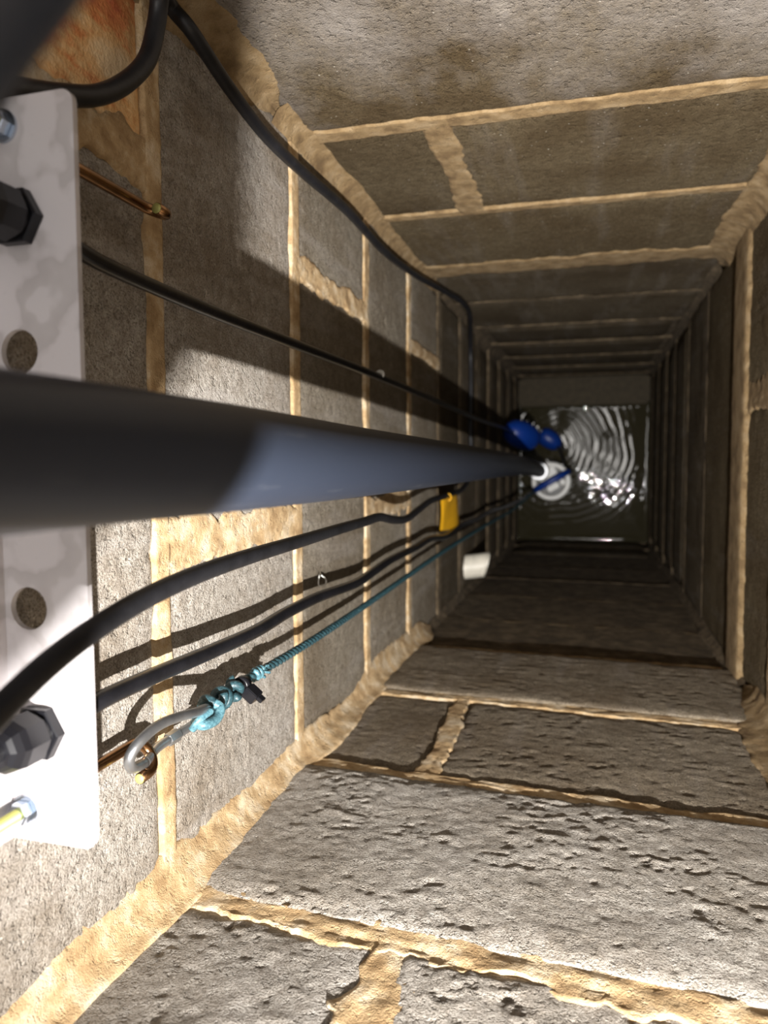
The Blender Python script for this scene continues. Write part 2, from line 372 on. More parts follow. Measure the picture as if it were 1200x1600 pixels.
def fillet(Wa, ua, Wb, ub, sa, sb, z0, z1, wa, wb, parent, mat, seed=0, res=0.004, bulge=0.0):
    """mortar smeared into the corner of two walls; sa, sb say which way leads out of the corner"""
    n = max(4, int((z0-z1)/res)); z = np.linspace(z0, z1, n); x = z*1000
    A = wa*np.clip(1+0.5*fbm(x/150, x*0+1.1, seed, 2)+0.12*fbm(x/18, x*0+3.1, seed+1, 4), 0.4, 2)
    B = wb*np.clip(1+0.5*fbm(x/130, x*0+5.1, seed+2, 2)+0.12*fbm(x/16, x*0+6.1, seed+3, 4), 0.4, 2)
    tp = np.clip((z-z1)/0.07, 0.12, 1)**0.7; A = A*tp; B = B*tp
    m_ = 15; tt = np.linspace(0, 1, m_)
    lo = np.full(n, -0.0015)
    a = Wa.P(ua+sa*A, z, lo); b = Wb.P(ub+sb*B, z, lo)
    cn = Wa.P(np.full(n, ua), z, np.zeros(n)); ctr = cn+(a+b-2*cn)*(0.13+bulge)
    tt = tt[None, :, None]
    V = a[:, None]*(1-tt)**2+2*tt*(1-tt)*ctr[:, None]+b[:, None]*tt**2
    dirn = (Wa.N+Wb.N)/2**0.5
    Xn = x[:, None]+0*tt[..., 0]; Yn = tt[..., 0]*(wa+wb)*1000+0*Xn
    dn = 0.0012*fbm(Xn/16, Yn/9, seed+5, 4)+0.0016*fbm(Xn/90, Yn/16, seed+6, 2)
    dn[:, 0] = -0.006; dn[:, -1] = -0.006
    V = (V+dn[..., None]*dirn).reshape(-1, 3); Fc = grid_faces(n, m_)
    k = Fc[len(Fc)//2]; nn = np.cross(V[k[1]]-V[k[0]], V[k[2]]-V[k[0]])
    if np.dot(nn, dirn) < 0: Fc = Fc[:, ::-1]
    return link('corner_mortar', np_mesh('corner_mortar', V, Fc), mat, parent)

WL = Wall('wall_left', (XL, 0, 0), (0, 1, 0), (1, 0, 0), YN, YF, 1)
WR = Wall('wall_right', (XR, 0, 0), (0, 1, 0), (-1, 0, 0), YN, YF, 2)
WF = Wall('wall_far', (0, YF, 0), (1, 0, 0), (0, -1, 0), XL, XR, 3)
WN = Wall('wall_near', (0, YN, 0), (1, 0, 0), (0, 1, 0), XL, XR, 4)
TH = 0.10
def wall_body(W_, lo, hi):
    o = box(W_.name, lo, hi, M_MORTAR_GREY); o['kind'] = 'structure'; return o
REC = 0.005
bl = wall_body(WL, (XL-TH, YN-TH, ZBOT), (XL-REC, YF+TH, ZTOP))
br = wall_body(WR, (XR+REC, YN-TH, ZBOT), (XR+TH, YF+TH, ZTOP))
bf_ = wall_body(WF, (XL-REC, YF+REC, ZBOT), (XR+REC, YF+TH, ZTOP))
bn = wall_body(WN, (XL-REC, YN-TH, ZBOT), (XR+REC, YN-REC, ZTOP))

def build_wall(W_, root, joints, perps, mat, tilt=0.0, prouds=None, mats=None, jspec=None, roughs=None, mo=None):
    mo = mo or M_MORTAR
    """joints: heights of the bed joints from the top; perps: course index -> list of u of the upright joints"""
    g = 0.0055
    for i in range(len(joints)-1):
        zt, zb = joints[i]-g, joints[i+1]+g
        us = [W_.u0]+sorted(perps.get(i, []))+[W_.u1]
        zc = (zt+zb)/2
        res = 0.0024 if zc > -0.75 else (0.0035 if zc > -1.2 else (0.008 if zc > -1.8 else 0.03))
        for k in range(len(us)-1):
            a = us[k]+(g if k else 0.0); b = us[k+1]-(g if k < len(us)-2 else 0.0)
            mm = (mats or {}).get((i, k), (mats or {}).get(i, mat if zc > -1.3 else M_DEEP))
            pr = (prouds or {}).get(i, 0.0)+0.0012*random.uniform(-1, 1)
            block(W_, a, b, zt, zb, root, mm, res, pr, (roughs or {}).get(i, 1.0), W_.seed*7+i*3+k, 'brick' if mm is M_BRICK else 'block', tilt)
            if mm is M_BRICK: bpy.context.scene.collection.objects[-1]['label'] = 'red clay brick smeared with tan mortar'
        for u in us[1:-1]:
            js = (jspec or {}).get(('v', i), {})
            joint(W_, (u, zt+0.004+tilt*u), (u+js.get('lean', 0), zb-0.004+tilt*u), root, js.get('w', 0.009), js.get('h', 0.0012), js.get('mat', mo), W_.seed+i, js.get('rag', 1.0), 0.003 if zc > -1.2 else 0.01)
        if i:
            js = (jspec or {}).get(i, {})
            z = joints[i]
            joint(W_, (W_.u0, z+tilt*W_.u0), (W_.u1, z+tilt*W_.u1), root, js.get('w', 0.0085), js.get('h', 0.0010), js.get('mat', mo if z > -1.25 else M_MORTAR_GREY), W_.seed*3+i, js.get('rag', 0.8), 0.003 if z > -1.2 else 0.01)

deep = [-1.333, -1.556, -1.78, -2.0, -2.225, -2.45, -2.67, -2.9, ZBOT]
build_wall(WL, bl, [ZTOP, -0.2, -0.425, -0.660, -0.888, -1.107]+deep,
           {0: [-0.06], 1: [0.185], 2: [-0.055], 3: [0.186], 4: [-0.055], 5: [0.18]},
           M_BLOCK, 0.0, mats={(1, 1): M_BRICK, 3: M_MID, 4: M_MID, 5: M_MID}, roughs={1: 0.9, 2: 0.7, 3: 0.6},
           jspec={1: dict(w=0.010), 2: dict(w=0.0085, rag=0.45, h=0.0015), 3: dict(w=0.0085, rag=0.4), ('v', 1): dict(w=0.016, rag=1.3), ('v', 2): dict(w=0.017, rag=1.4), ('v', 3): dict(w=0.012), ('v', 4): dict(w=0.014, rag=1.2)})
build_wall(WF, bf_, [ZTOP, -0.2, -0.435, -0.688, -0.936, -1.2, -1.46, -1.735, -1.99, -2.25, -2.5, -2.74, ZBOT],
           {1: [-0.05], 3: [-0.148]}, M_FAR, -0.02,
           jspec={3: dict(w=0.0105, rag=0.6, h=0.0004), 4: dict(w=0.007, rag=0.7, h=0.0004), 5: dict(w=0.032, rag=0.7, h=0.002), ('v', 3): dict(w=0.013, rag=0.9, h=0.0005)}, roughs={2: 0.6, 3: 0.5, 4: 0.6}, mo=M_MORTAR_FAR, mats={2: M_PALE_TOP, 1: M_PALE_TOP, 0: M_PALE_TOP})
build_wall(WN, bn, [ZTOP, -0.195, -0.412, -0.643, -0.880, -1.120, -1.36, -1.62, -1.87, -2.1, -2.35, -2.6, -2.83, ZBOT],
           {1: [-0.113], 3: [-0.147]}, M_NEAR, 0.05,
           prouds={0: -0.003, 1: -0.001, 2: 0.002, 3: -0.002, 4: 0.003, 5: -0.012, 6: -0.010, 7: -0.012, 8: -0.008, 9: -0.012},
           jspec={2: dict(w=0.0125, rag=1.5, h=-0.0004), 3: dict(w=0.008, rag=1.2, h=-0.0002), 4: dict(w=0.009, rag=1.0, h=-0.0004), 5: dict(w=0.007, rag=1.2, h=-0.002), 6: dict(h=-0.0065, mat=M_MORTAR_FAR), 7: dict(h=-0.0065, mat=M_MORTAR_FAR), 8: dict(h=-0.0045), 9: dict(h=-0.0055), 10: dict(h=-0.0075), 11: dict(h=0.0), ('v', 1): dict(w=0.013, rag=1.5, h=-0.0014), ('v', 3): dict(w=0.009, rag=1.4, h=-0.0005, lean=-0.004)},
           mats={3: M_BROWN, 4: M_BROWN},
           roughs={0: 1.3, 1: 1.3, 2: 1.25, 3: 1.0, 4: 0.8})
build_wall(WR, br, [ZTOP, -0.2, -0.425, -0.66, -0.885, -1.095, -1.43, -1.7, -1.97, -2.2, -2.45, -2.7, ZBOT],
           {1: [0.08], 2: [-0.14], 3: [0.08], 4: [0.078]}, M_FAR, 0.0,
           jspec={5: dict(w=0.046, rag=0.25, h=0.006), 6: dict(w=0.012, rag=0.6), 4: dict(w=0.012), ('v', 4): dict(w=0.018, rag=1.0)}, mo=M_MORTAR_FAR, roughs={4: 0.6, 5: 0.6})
# corner fillets
fillet(WL, YN, WN, XL, 1, 1, ZTOP, -1.25, 0.030, 0.022, bl, M_MORTAR, 3, bulge=0.03)
fillet(WL, YF, WF, XL, -1, 1, ZTOP, -0.62, 0.030, 0.032, bl, M_MORTAR_FAR, 5)
fillet(WL, YF, WF, XL, -1, 1, -0.61, -1.35, 0.014, 0.018, bl, M_MORTAR_FAR, 7)
fillet(WR, YF, WF, XR, -1, -1, ZTOP, -1.28, 0.022, 0.034, br, M_MORTAR_FAR, 8)
fillet(WR, YN, WN, XR, 1, -1, ZTOP, -1.02, 0.022, 0.036, br, M_MORTAR_FAR, 9)
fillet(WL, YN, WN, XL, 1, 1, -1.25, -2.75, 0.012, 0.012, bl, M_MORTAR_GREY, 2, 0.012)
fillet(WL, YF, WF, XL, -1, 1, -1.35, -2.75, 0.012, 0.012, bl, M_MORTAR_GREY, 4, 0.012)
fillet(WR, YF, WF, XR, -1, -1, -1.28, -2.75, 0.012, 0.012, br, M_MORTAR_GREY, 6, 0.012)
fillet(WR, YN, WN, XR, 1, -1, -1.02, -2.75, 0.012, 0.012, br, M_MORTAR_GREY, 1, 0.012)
# footing ledge along the far wall at the water, sump floor, slab round the mouth
o = box('trim_1', (XL+0.003, YF-0.105, ZBOT), (XR-0.003, YF-0.002, ZWATER+0.035), M_SILT, None, 0.008); o['kind'] = 'structure'
o = box('floor', (XL-TH, YN-TH, ZBOT-0.08), (XR+TH, YF+TH, ZBOT), M_FAR); o['kind'] = 'structure'
def slab():
    bm = bmesh.new(); zt = ZTOP; zb = ZTOP-0.08
    o1 = [(-1.2, -1.2), (1.1, -1.2), (1.1, 1.2), (-1.2, 1.2)]; i1 = [(XL-TH, YN-TH), (XR+TH, YN-TH), (XR+TH, YF+TH), (XL-TH, YF+TH)]
    R4 = lambda L, z: [bm.verts.new((x, y, z)) for x, y in L]
    a, b, c, d = R4(o1, zt), R4(i1, zt), R4(o1, zb), R4(i1, zb)
    for k in range(4):
        j = (k+1) % 4
        bm.faces.new((a[k], a[j], b[j], b[k])); bm.faces.new((c[j], c[k], d[k], d[j])); bm.faces.new((a[j], a[k], c[k], c[j])); bm.faces.new((b[k], b[j], d[j], d[k]))
    me = bpy.data.meshes.new('ground'); bm.to_mesh(me); bm.free(); g = link('ground', me, M_NEAR, None, False); g['kind'] = 'structure'
slab()

# ------------------------------------------------------------------ water with rings spreading from the pump
def water():
    n = 420; m_ = 520
    x = np.linspace(XL-0.001, XR+0.001, n)[:, None]+np.zeros((1, m_)); y = np.linspace(YN-0.001, YF-0.1, m_)[None, :]+np.zeros((n, 1))
    cx, cy = -0.13, 0.06
    r = np.hypot(x-cx, y-cy); rr = r+0.022*fbm(x*9, y*9, 3, 3)
    h = 0.00022*np.sin(2*PI*rr/0.024)*np.exp(-((r-0.17)/0.12)**2)
    h = h+0.0009*fbm(x*46, y*46, 4, 2)*np.exp(-((x-0.07)/0.13)**2-((y+0.10)/0.05)**2)
    h = h+0.00030*fbm(x*14, y*14, 6, 2)
    e = np.minimum(np.minimum(x-XL, XR-x), np.minimum(y-YN, YF-0.105-y))
    h = h+0.003*np.exp(-np.clip(e, 0, 1)/0.0035)*(1+0.5*fbm(x*60, y*60, 8, 2))
    V = np.stack([x, y, ZWATER+h], -1).reshape(-1, 3); Fc = grid_faces(n, m_)
    k = Fc[0]
    if np.cross(V[k[1]]-V[k[0]], V[k[2]]-V[k[0]])[2] < 0: Fc = Fc[:, ::-1]
    o = link('water', np_mesh('water', V, Fc), M_WATER)
    tag(o, 'dark rippling water at the bottom of the shaft', 'water', kind='stuff')
water()

# ------------------------------------------------------------------ discharge pipe
pr = 0.0213
ctr = [(-0.146, 0.0030, -0.115), (-0.1445, 0.0030, -0.17), (-0.139, 0.0020, -0.28), (-0.139, 0.0006, -0.42), (-0.140, -0.0002, -0.60), (-0.145, -0.0015, -0.95), (-0.152, -0.004, -1.35), (-0.160, -0.012, -1.9), (-0.168, -0.028, -2.42)]
pipe = thing('discharge_pipe', 'thick dark grey plastic pipe running down the shaft beside the aluminium plate', 'pipe', (-0.139, 0.002, -0.28))
adopt(tube_obj('riser', catmull(ctr, 14), pr, M_PIPE, None, 40), pipe)
hd = Vector((0.76, 0.65, 0)).normalized(); e0 = Vector((-0.146, 0.003, -0.115)); ez = -0.067
elb = [e0+Vector((0, 0, -0.012)), e0, e0+Vector((0, 0, 0.02))]
cen = Vector((e0.x, e0.y, ez-0.026))
pth = [Vector((e0.x, e0.y, -0.121))]+[cen+hd*0.026*(1-math.cos(a))+Vector((0, 0, 0.026*math.sin(a))) for a in np.linspace(0, PI/2, 9)]+[cen+Vector((0, 0, 0.026))+hd*0.05]
adopt(tube_obj('elbow', pth, pr+0.0032, M_PIPE, None, 32), pipe)
s0 = cen+Vector((0, 0, 0.026))+hd*0.03
adopt(tube_obj('level_pipe', [s0+hd*k for k in np.linspace(0, 0.33, 8)], pr-0.0013, M_PIPE, None, 36), pipe)

# ------------------------------------------------------------------ aluminium bracket with glands and hooks
ZP = -0.285
brk = thing('mounting_plate', 'pale aluminium plate with round holes fixed along the left wall', 'bracket', (XL+0.005, 0, ZP))
def plate():
    bm = bmesh.new(); x0, x1, y0, y1, r = XL+0.004, -0.223, -0.1815, 0.1655, 0.006
    loop = []
    loop += [(x0, y0)]
    for cx, cy, a0 in ((x1-r, y0+r, -PI/2), (x1-r, y1-r, 0)):
        loop += [(cx+r*math.cos(a0+PI/2*k/6), cy+r*math.sin(a0+PI/2*k/6)) for k in range(7)]
    loop += [(x0, y1)]
    loops = [loop]
    for cx, cy, rr in ((-0.256, -0.068, 0.0102), (-0.256, 0.052, 0.0102)):
        loops.append([(cx+rr*math.cos(2*PI*k/32), cy+rr*math.sin(2*PI*k/32)) for k in range(32)])
    ed = []
    for L in loops:
        vs = [bm.verts.new((x, y, ZP)) for x, y in L]
        ed += [bm.edges.new((vs[k], vs[(k+1) % len(vs)])) for k in range(len(vs))]
    bmesh.ops.triangle_fill(bm, use_beauty=True, use_dissolve=False, edges=ed)
    bm.normal_update()
    for f in bm.faces:
        if f.normal.z < 0: f.normal_flip()
    ex = bmesh.ops.extrude_face_region(bm, geom=list(bm.faces))
    bmesh.ops.translate(bm, verts=[v for v in ex['geom'] if isinstance(v, bmesh.types.BMVert)], vec=(0, 0, -0.003))
    bmesh.ops.recalc_face_normals(bm, faces=list(bm.faces))
    me = bpy.data.meshes.new('plate'); bm.to_mesh(me); bm.free(); return adopt(link('plate', me, M_ALU, None, False), brk)
plate()
adopt(box('wall_flange', (XL+0.001, -0.1815, ZP), (XL+0.0045, 0.1655, ZP+0.05), M_ALU), brk)
def sub(o, p):
    o.parent = p; o.matrix_parent_inverse = (Matrix.Translation(brk.location)).inverted() if p.parent is brk else Matrix()
    return o
def kid(o, p):                                  # sub-part: mesh stays in world space
    o.parent = p; o.matrix_parent_inverse = (p.parent.matrix_basis @ Matrix()).inverted() if False else Matrix(); return o
def gland(x, y):
    z = ZP
    body = adopt(edge_split(lathe('cable_gland', [(0.0128, 0), (0.0136, 0.0006), (0.0136, 0.0050), (0.0128, 0.0056)], (x, y, z), (0, 0, 1), M_GLAND, None, flats=6)), brk)
    kid(edge_split(lathe('thread_collar', [(0.0105, 0.0056), (0.0105, 0.0085)], (x, y, z), (0, 0, 1), M_GLAND, None, 28)), body)
    kid(edge_split(lathe('dome_nut', [(0.0118, 0.008), (0.0126, 0.0088), (0.0126, 0.020), (0.0118, 0.0235), (0.0098, 0.0265), (0.0075, 0.028), (0.006, 0.0283)], (x, y, z), (0, 0, 1), M_GLAND, None, flats=8)), body)
    kid(edge_split(lathe('lock_nut', [(0.0135, -0.003), (0.0135, -0.008)], (x, y, z), (0, 0, 1), M_GLAND, None, flats=6)), body)
    return body
GU = (-0.2535, 0.1115); GL = (-0.2510, -0.1265)
gland(*GU); gland(*GL)
def hook(x, y, bottom, side, tipz, r=0.009):
    """threaded rod through the plate, bent to a J below it"""
    b = Vector((x, y, bottom)); d = Vector(side).normalized(); c = b+d*r
    path = [Vector((x, y, ZP-0.001)), Vector((x, y, (ZP+bottom)/2)), b]+[c-d*r*math.cos(a)-Vector((0, 0, r*math.sin(a))) for a in np.linspace(0.2, PI, 12)]+[Vector((c.x+d.x*r, c.y+d.y*r, tipz))]
    h = adopt(tube_obj('hook_bolt', path, 0.0034, M_GOLD, None, 18), brk)
    kid(lathe('cut_end', [(0.0028, 0), (0.0030, 0.0004), (0.0026, 0.0009)], path[-1]+Vector((0, 0, 0.0001)), (0, 0, 1), M_TIP, None, 18), h)
    # thread above the nut
    prof = []
    for k in range(36):
        prof += [(0.0030, 0.006+k*0.001), (0.0026, 0.0065+k*0.001)]
    kid(lathe('thread', prof, (x, y, ZP), (0, 0, 1), M_TIP, None, 18, False), h)
    kid(edge_split(lathe('hex_nut', [(0.0050, 0.0014), (0.0056, 0.0019), (0.0056, 0.0062), (0.0050, 0.0068)], (x, y, ZP), (0, 0, 1), M_ZINC, None, flats=6)), h)
    kid(edge_split(lathe('washer', [(0.0074, 0.0), (0.0074, 0.0014)], (x, y, ZP), (0, 0, 1), M_ZINC, None, 32)), h)
    return h
hook(-0.2615, -0.1665, -0.370, (math.cos(math.radians(-58)), math.sin(math.radians(-58)), 0), -0.362, 0.0095)
hook(-0.2600, 0.1530, -0.392, (math.cos(math.radians(-20)), math.sin(math.radians(-20)), 0), -0.385, 0.0075)

# ------------------------------------------------------------------ quick link, lifting rope, tie
lk = thing('quick_link', 'grey steel link hooked through the lower brassy hook', 'link', at(230, 1180, 2, -0.36))
arm1 = [at(226, 1192, 0, -0.252), at(206, 1200, 0, -0.248), at(203, 1182, 0, -0.245), at(222, 1155, 0, -0.242), at(250, 1132, 0, -0.241), at(280, 1120, 0, -0.241), at(306, 1113, 0, -0.242), at(322, 1107, 0, -0.246), at(324, 1114, 0, -0.253), at(300, 1133, 0, -0.258), at(270, 1152, 0, -0.260), at(245, 1169, 0, -0.259)]
cl = arm1+[arm1[0]]
adopt(tube_obj('link_bar', catmull(cl, 8), 0.0031, M_STEEL, None, 16), lk)
nd = (arm1[10]-arm1[9]).normalized()
adopt(edge_split(lathe('link_nut', [(0.0036, -0.006), (0.0043, -0.005), (0.0043, 0.005), (0.0036, 0.006)], arm1[10], nd, M_STEEL, None, flats=6)), lk)

rope_mid = [at(318, 1110, 0, -0.250), at(345, 1088, 0, -0.250), at(372, 1071, 0, -0.250), at(400, 1053, 0, -0.2495), at(440, 1030, 0, -0.2495), at(500, 993, 0, -0.249), at(575, 943, 0, -0.248), at(640, 898, 0, -0.247), at(700, 857, 0, -0.244), at(760, 820, 0, -0.240), at(800, 797, 0, -0.225), at(835, 768, 0, -0.19)]
def twisted(name, path, R_, r_, pitch, mat, seg=6, strands=3):
    P = [path[0]]; L = [0.0]
    for a, b in zip(path, path[1:]): L.append(L[-1]+(b-a).length)
    n = int(L[-1]/pitch*12); out = []
    la = np.array(L); pa = np.array([tuple(p) for p in path]); s = np.linspace(0, L[-1], n)
    pts = [Vector([np.interp(q, la, pa[:, k]) for k in range(3)]) for q in s]; fr = frames(pts)
    tubes = []
    for j in range(strands):
        tubes.append(([p+(nn*math.cos(2*PI*(q/pitch+j/strands))+bb*math.sin(2*PI*(q/pitch+j/strands)))*R_ for p, q, (nn, bb) in zip(pts, s, fr)], r_, seg))
    return multi(name, tubes, mat)
rope = thing('lifting_rope', 'teal twisted rope knotted to the steel link and running down to the pump', 'rope', rope_mid[1])
adopt(twisted('rope_line', catmull(rope_mid[2:], 20), 0.0018, 0.0021, 0.021, M_ROPE), rope)
def coil(c, ax, R_, r_, turns, length, ph=0.0, n=18):
    ax = ax.normalized(); a = Vector((0, 1, 0)); nn = (a-ax*a.dot(ax)).normalized(); bb = ax.cross(nn)
    return [c+ax*(length*(q/(turns*n)-0.5))+(nn*math.cos(2*PI*q/n+ph)+bb*math.sin(2*PI*q/n+ph))*R_ for q in range(int(turns*n)+1)]
dr = (rope_mid[2]-rope_mid[0]).normalized()
k0 = at(326, 1105, 0, -0.250); k1 = at(345, 1090, 0, -0.250); k2 = at(366, 1076, 0, -0.250)
adopt(multi('knot', [(coil(k0, dr+Vector((0.5, 0.4, 0)), 0.0056, 0.0028, 1.6, 0.009), 0.0037, 9), (coil(k1, dr+Vector((0.1, -0.5, 0)), 0.0050, 0.003, 1.5, 0.009, 1.0), 0.0036, 9), (coil(k2, dr+Vector((-0.3, 0.3, 0)), 0.0042, 0.003, 1.7, 0.013, 2.0), 0.0033, 9)], M_ROPE), rope)
kk = adopt(multi('pale_turn', [(catmull([at(305, 1127, 0, -0.250), at(318, 1133, 0, -0.242), at(338, 1123, 0, -0.240), at(344, 1106, 0, -0.241), at(334, 1098, 0, -0.245)], 8), 0.0036, 8), (catmull([at(300, 1140, 0, -0.249), at(312, 1124, 0, -0.244), at(330, 1110, 0, -0.241)], 8), 0.0026, 8)], M_ROPE_PALE), rope)
kk['label'] = 'pale blue bright turn of the knot'
fr = []
c0 = at(402, 1052, 0, -0.2490)
for i in range(14):
    a = random.uniform(0, 2*PI); d_ = Vector((math.cos(a), math.sin(a), random.uniform(-0.6, 0.3)))*0.0045
    s_ = c0+(rope_mid[3]-rope_mid[4]).normalized()*random.uniform(-0.009, 0.009)
    fr.append((catmull([s_, s_+d_*0.7+Vector((0, 0, -0.001)), s_+d_+Vector((0.001, -0.001, -0.004))], 4), 0.0011, 5))
fr.append((coil(c0, (rope_mid[4]-rope_mid[3]), 0.0032, 0.002, 2.2, 0.012), 0.0022, 7))
ff = adopt(multi('frayed_end', fr, M_ROPE_PALE), rope); ff['label'] = 'pale blue frayed end of the rope'

tie = thing('cable_tie', 'black plastic tie clasped round the teal rope below its knot', 'cable tie', at(382, 1075, 0, -0.246))
tc = at(378, 1070, 0, -0.2490); ax = (rope_mid[4]-rope_mid[2]).normalized()
def oriented_box(name, c, ex, ey, ez, dims, mat, bev=0.0006):
    bm = bmesh.new(); bmesh.ops.create_cube(bm, size=1)
    for v in bm.verts: v.co = Vector((v.co.x*dims[0], v.co.y*dims[1], v.co.z*dims[2]))
    bmesh.ops.bevel(bm, geom=list(bm.edges), offset=bev, segments=2, affect='EDGES')
    R3 = Matrix((ex, ey, ez)).transposed()
    for v in bm.verts: v.co = R3@v.co+c
    me = bpy.data.meshes.new(name); bm.to_mesh(me); bm.free(); return link(name, me, mat, None, False)
ey = Vector((0.75, -0.6, 0.1)); ey = (ey-ax*ey.dot(ax)).normalized(); ez_ = ax.cross(ey)
def band(name, c, R_, w, th):
    prof = [(R_, -w/2), (R_+th, -w/2), (R_+th, w/2), (R_, w/2), (R_, -w/2)]
    return lathe(name, prof, c, ax, M_GLAND, None, 28)
adopt(band('strap', tc, 0.0050, 0.0066, 0.0014), tie)
adopt(oriented_box('head', tc+ey*0.0100+ax*0.0005, ax, ey, ez_, (0.0115, 0.0105, 0.0088), M_GLAND), tie)
adopt(oriented_box('tail', tc+ey*0.0165+ax*0.004, ax, ey, ez_, (0.0070, 0.0060, 0.0030), M_GLAND, 0.0004), tie)

# ------------------------------------------------------------------ cables
def corner_at(u, v, x, y=0.2955):
    a = at(u, v, 0, x); return a if a.y <= y else at(u, v, 1, y)
slack = [at(225, -110, 1, 0.285), at(262, 0, 1, 0.290), corner_at(300, 50, -0.253), corner_at(360, 140, -0.256), corner_at(415, 212, -0.258), corner_at(470, 266, -0.258), corner_at(545, 332, -0.259), corner_at(600, 392, -0.260), corner_at(650, 430, -0.262), corner_at(700, 458, -0.263), corner_at(722, 472, -0.264), corner_at(734, 492, -0.265), at(735, 540, 0, -0.266), at(736, 600, 0, -0.266), at(735, 660, 0, -0.266), at(736, 705, 0, -0.264), at(735, 740, 0, -0.258),
         at(724, 762, 0, -0.249), at(710, 771, 0, -0.245), at(690, 777, 0, -0.240), at(672, 783, 0, -0.237), at(652, 798, 0, -0.233), at(634, 811, 0, -0.230), at(614, 812, 0, -0.228), at(593, 808, 0, -0.225), at(570, 815, 0, -0.222), at(535, 825, 0, -0.218), at(480, 842, 0, -0.212), at(400, 866, 0, -0.205), at(320, 893, 0, -0.199), at(240, 928, 0, -0.194), at(160, 975, 0, -0.190), at(80, 1034, 0, -0.188), at(0, 1110, 0, -0.188), at(-80, 1200, 0, -0.19), at(-200, 1330, 0, -0.196)]
tag(tube_obj('slack_cable', catmull(slack, 8), 0.0049, M_CABLE, None, 14), 'black cable sagging from the upper corner, looping behind the grey pipe', 'cable')
loop = [at(-160, 118, 0, -0.2600), at(-60, 126, 0, -0.2610), at(20, 139, 0, -0.2615), at(90, 148, 0, -0.2615), at(150, 149, 0, -0.2610), at(195, 130, 0, -0.2605), at(228, 96, 0, -0.2595), at(242, 50, 0, -0.2580), at(249, 0, 0, -0.254), at(252, -60, 0, -0.244), at(255, -150, 0, -0.225)]
tag(tube_obj('bent_cable', catmull(loop, 8), 0.0056, M_CABLE, None, 14), 'black cable bent in a curve above the top of the plate', 'cable')
floatc = [(GU[0], GU[1], -0.287), (GU[0], GU[1], -0.31), at(160, 412, 0, -0.2505), at(300, 474, 0, -0.2505), at(430, 526, 0, -0.2510), at(590, 588, 0, -0.2510), at(680, 626, 0, -0.250), at(745, 654, 0, -0.245), at(785, 668, 0, -0.235), at(803, 676, 0, -0.225)]
tag(tube_obj('float_cable', catmull(floatc, 10), 0.0044, M_CABLE_WET, None, 14), 'straight black cable from the upper gland down to the larger blue float', 'cable')
up1 = [(GU[0], GU[1], -0.287), (GU[0], GU[1], -0.25), (GU[0]+0.002, GU[1]+0.003, -0.20), (GU[0]+0.01, GU[1]+0.006, -0.14)]
pumpc = [(GL[0], GL[1], -0.287), (GL[0], GL[1]-0.0005, -0.31), at(165, 1090, 0, -0.2500), at(240, 1056, 0, -0.2495), at(330, 1018, 0, -0.2490), at(400, 986, 0, -0.2490), at(450, 956, 0, -0.2495), at(500, 932, 0, -0.2500), at(555, 912, 0, -0.2500), at(585, 892, 0, -0.2505), at(612, 874, 0, -0.2500), at(650, 855, 0, -0.2500), at(672, 842, 0, -0.2495), at(697, 838, 0, -0.249), at(720, 822, 0, -0.248), at(745, 812, 0, -0.247), at(765, 800, 0, -0.245), at(790, 792, 0, -0.238), at(815, 780, 0, -0.222), at(838, 765, 0, -0.195)]
tag(tube_obj('pump_cable', catmull(pumpc, 8), 0.0052, M_CABLE_WET, None, 14), 'wavy black cable from the lower gland along the wall to the pump', 'cable')
for g, nm in ((GU, 'upper'), (GL, 'lower')):
    pp = [Vector((g[0], g[1], -0.262)), Vector((g[0], g[1], -0.235)), Vector((g[0]+0.004, g[1]-0.003, -0.20)), Vector((g[0]+0.012, g[1]-0.01, -0.15)), Vector((g[0]+0.02, g[1]-0.02, -0.06))]
    tag(tube_obj('gland_tail_cable', catmull(pp, 6), 0.0046, M_CABLE, None, 14), 'black cable rising out of the top of the %s gland' % nm, 'cable')

# ------------------------------------------------------------------ yellow tag, clip, white stub
def yellow():
    root = thing('warning_tag', 'yellow plastic tag hanging behind the slack cable', 'tag', at(700, 800, 0, -0.250))
    n, k = 10, 14; V = []
    c = [at(694, 772, 0, -0.246), at(716, 784, 0, -0.246), at(717, 818, 0, -0.262), at(686, 832, 0, -0.262)]
    a, b, cc, d = at(688, 778, 0, -0.243), at(712, 772, 0, -0.246), at(719, 822, 0, -0.264), at(688, 832, 0, -0.262)
    F_ = []
    for i in range(n):
        for j in range(k):
            s, t_ = i/(n-1), j/(k-1)
            p_ = a*(1-s)*(1-t_)+b*s*(1-t_)+cc*s*t_+d*(1-s)*t_
            p_ = p_+Vector((0.010*math.sin(PI*s)*(0.6+0.4*t_)+0.0015*math.sin(9*s+4*t_), 0, 0)); V.append(p_)
    for i in range(n-1):
        for j in range(k-1): F_.append((i*k+j, (i+1)*k+j, (i+1)*k+j+1, i*k+j+1))
    o = link('tag_sheet', meshdata('tag_sheet', V, F_), M_YELLOW)
    md = o.modifiers.new('thick', 'SOLIDIFY'); md.thickness = 0.0012
    adopt(o, root)
    lp = at(699, 777, 0, -0.241)
    adopt(tube_obj('tie_loop', coil(lp, Vector((0.2, -0.3, 1)), 0.0066, 0.001, 1.0, 0.0), 0.0011, M_YELLOW, None, 8), root)
yellow()
cp = [at(499, 898, 0, -0.270), at(498, 914, 0, -0.268), at(508, 914, 0, -0.266), at(509, 905, 0, -0.267), at(502, 899, 0, -0.269)]
tag(tube_obj('wire_clip', catmull(cp, 5), 0.0007, M_CLEAR, None, 8), 'tiny clear plastic clip stuck to the wall above the wavy cable', 'clip')
ct = at(594, 585, 0, -0.2505)
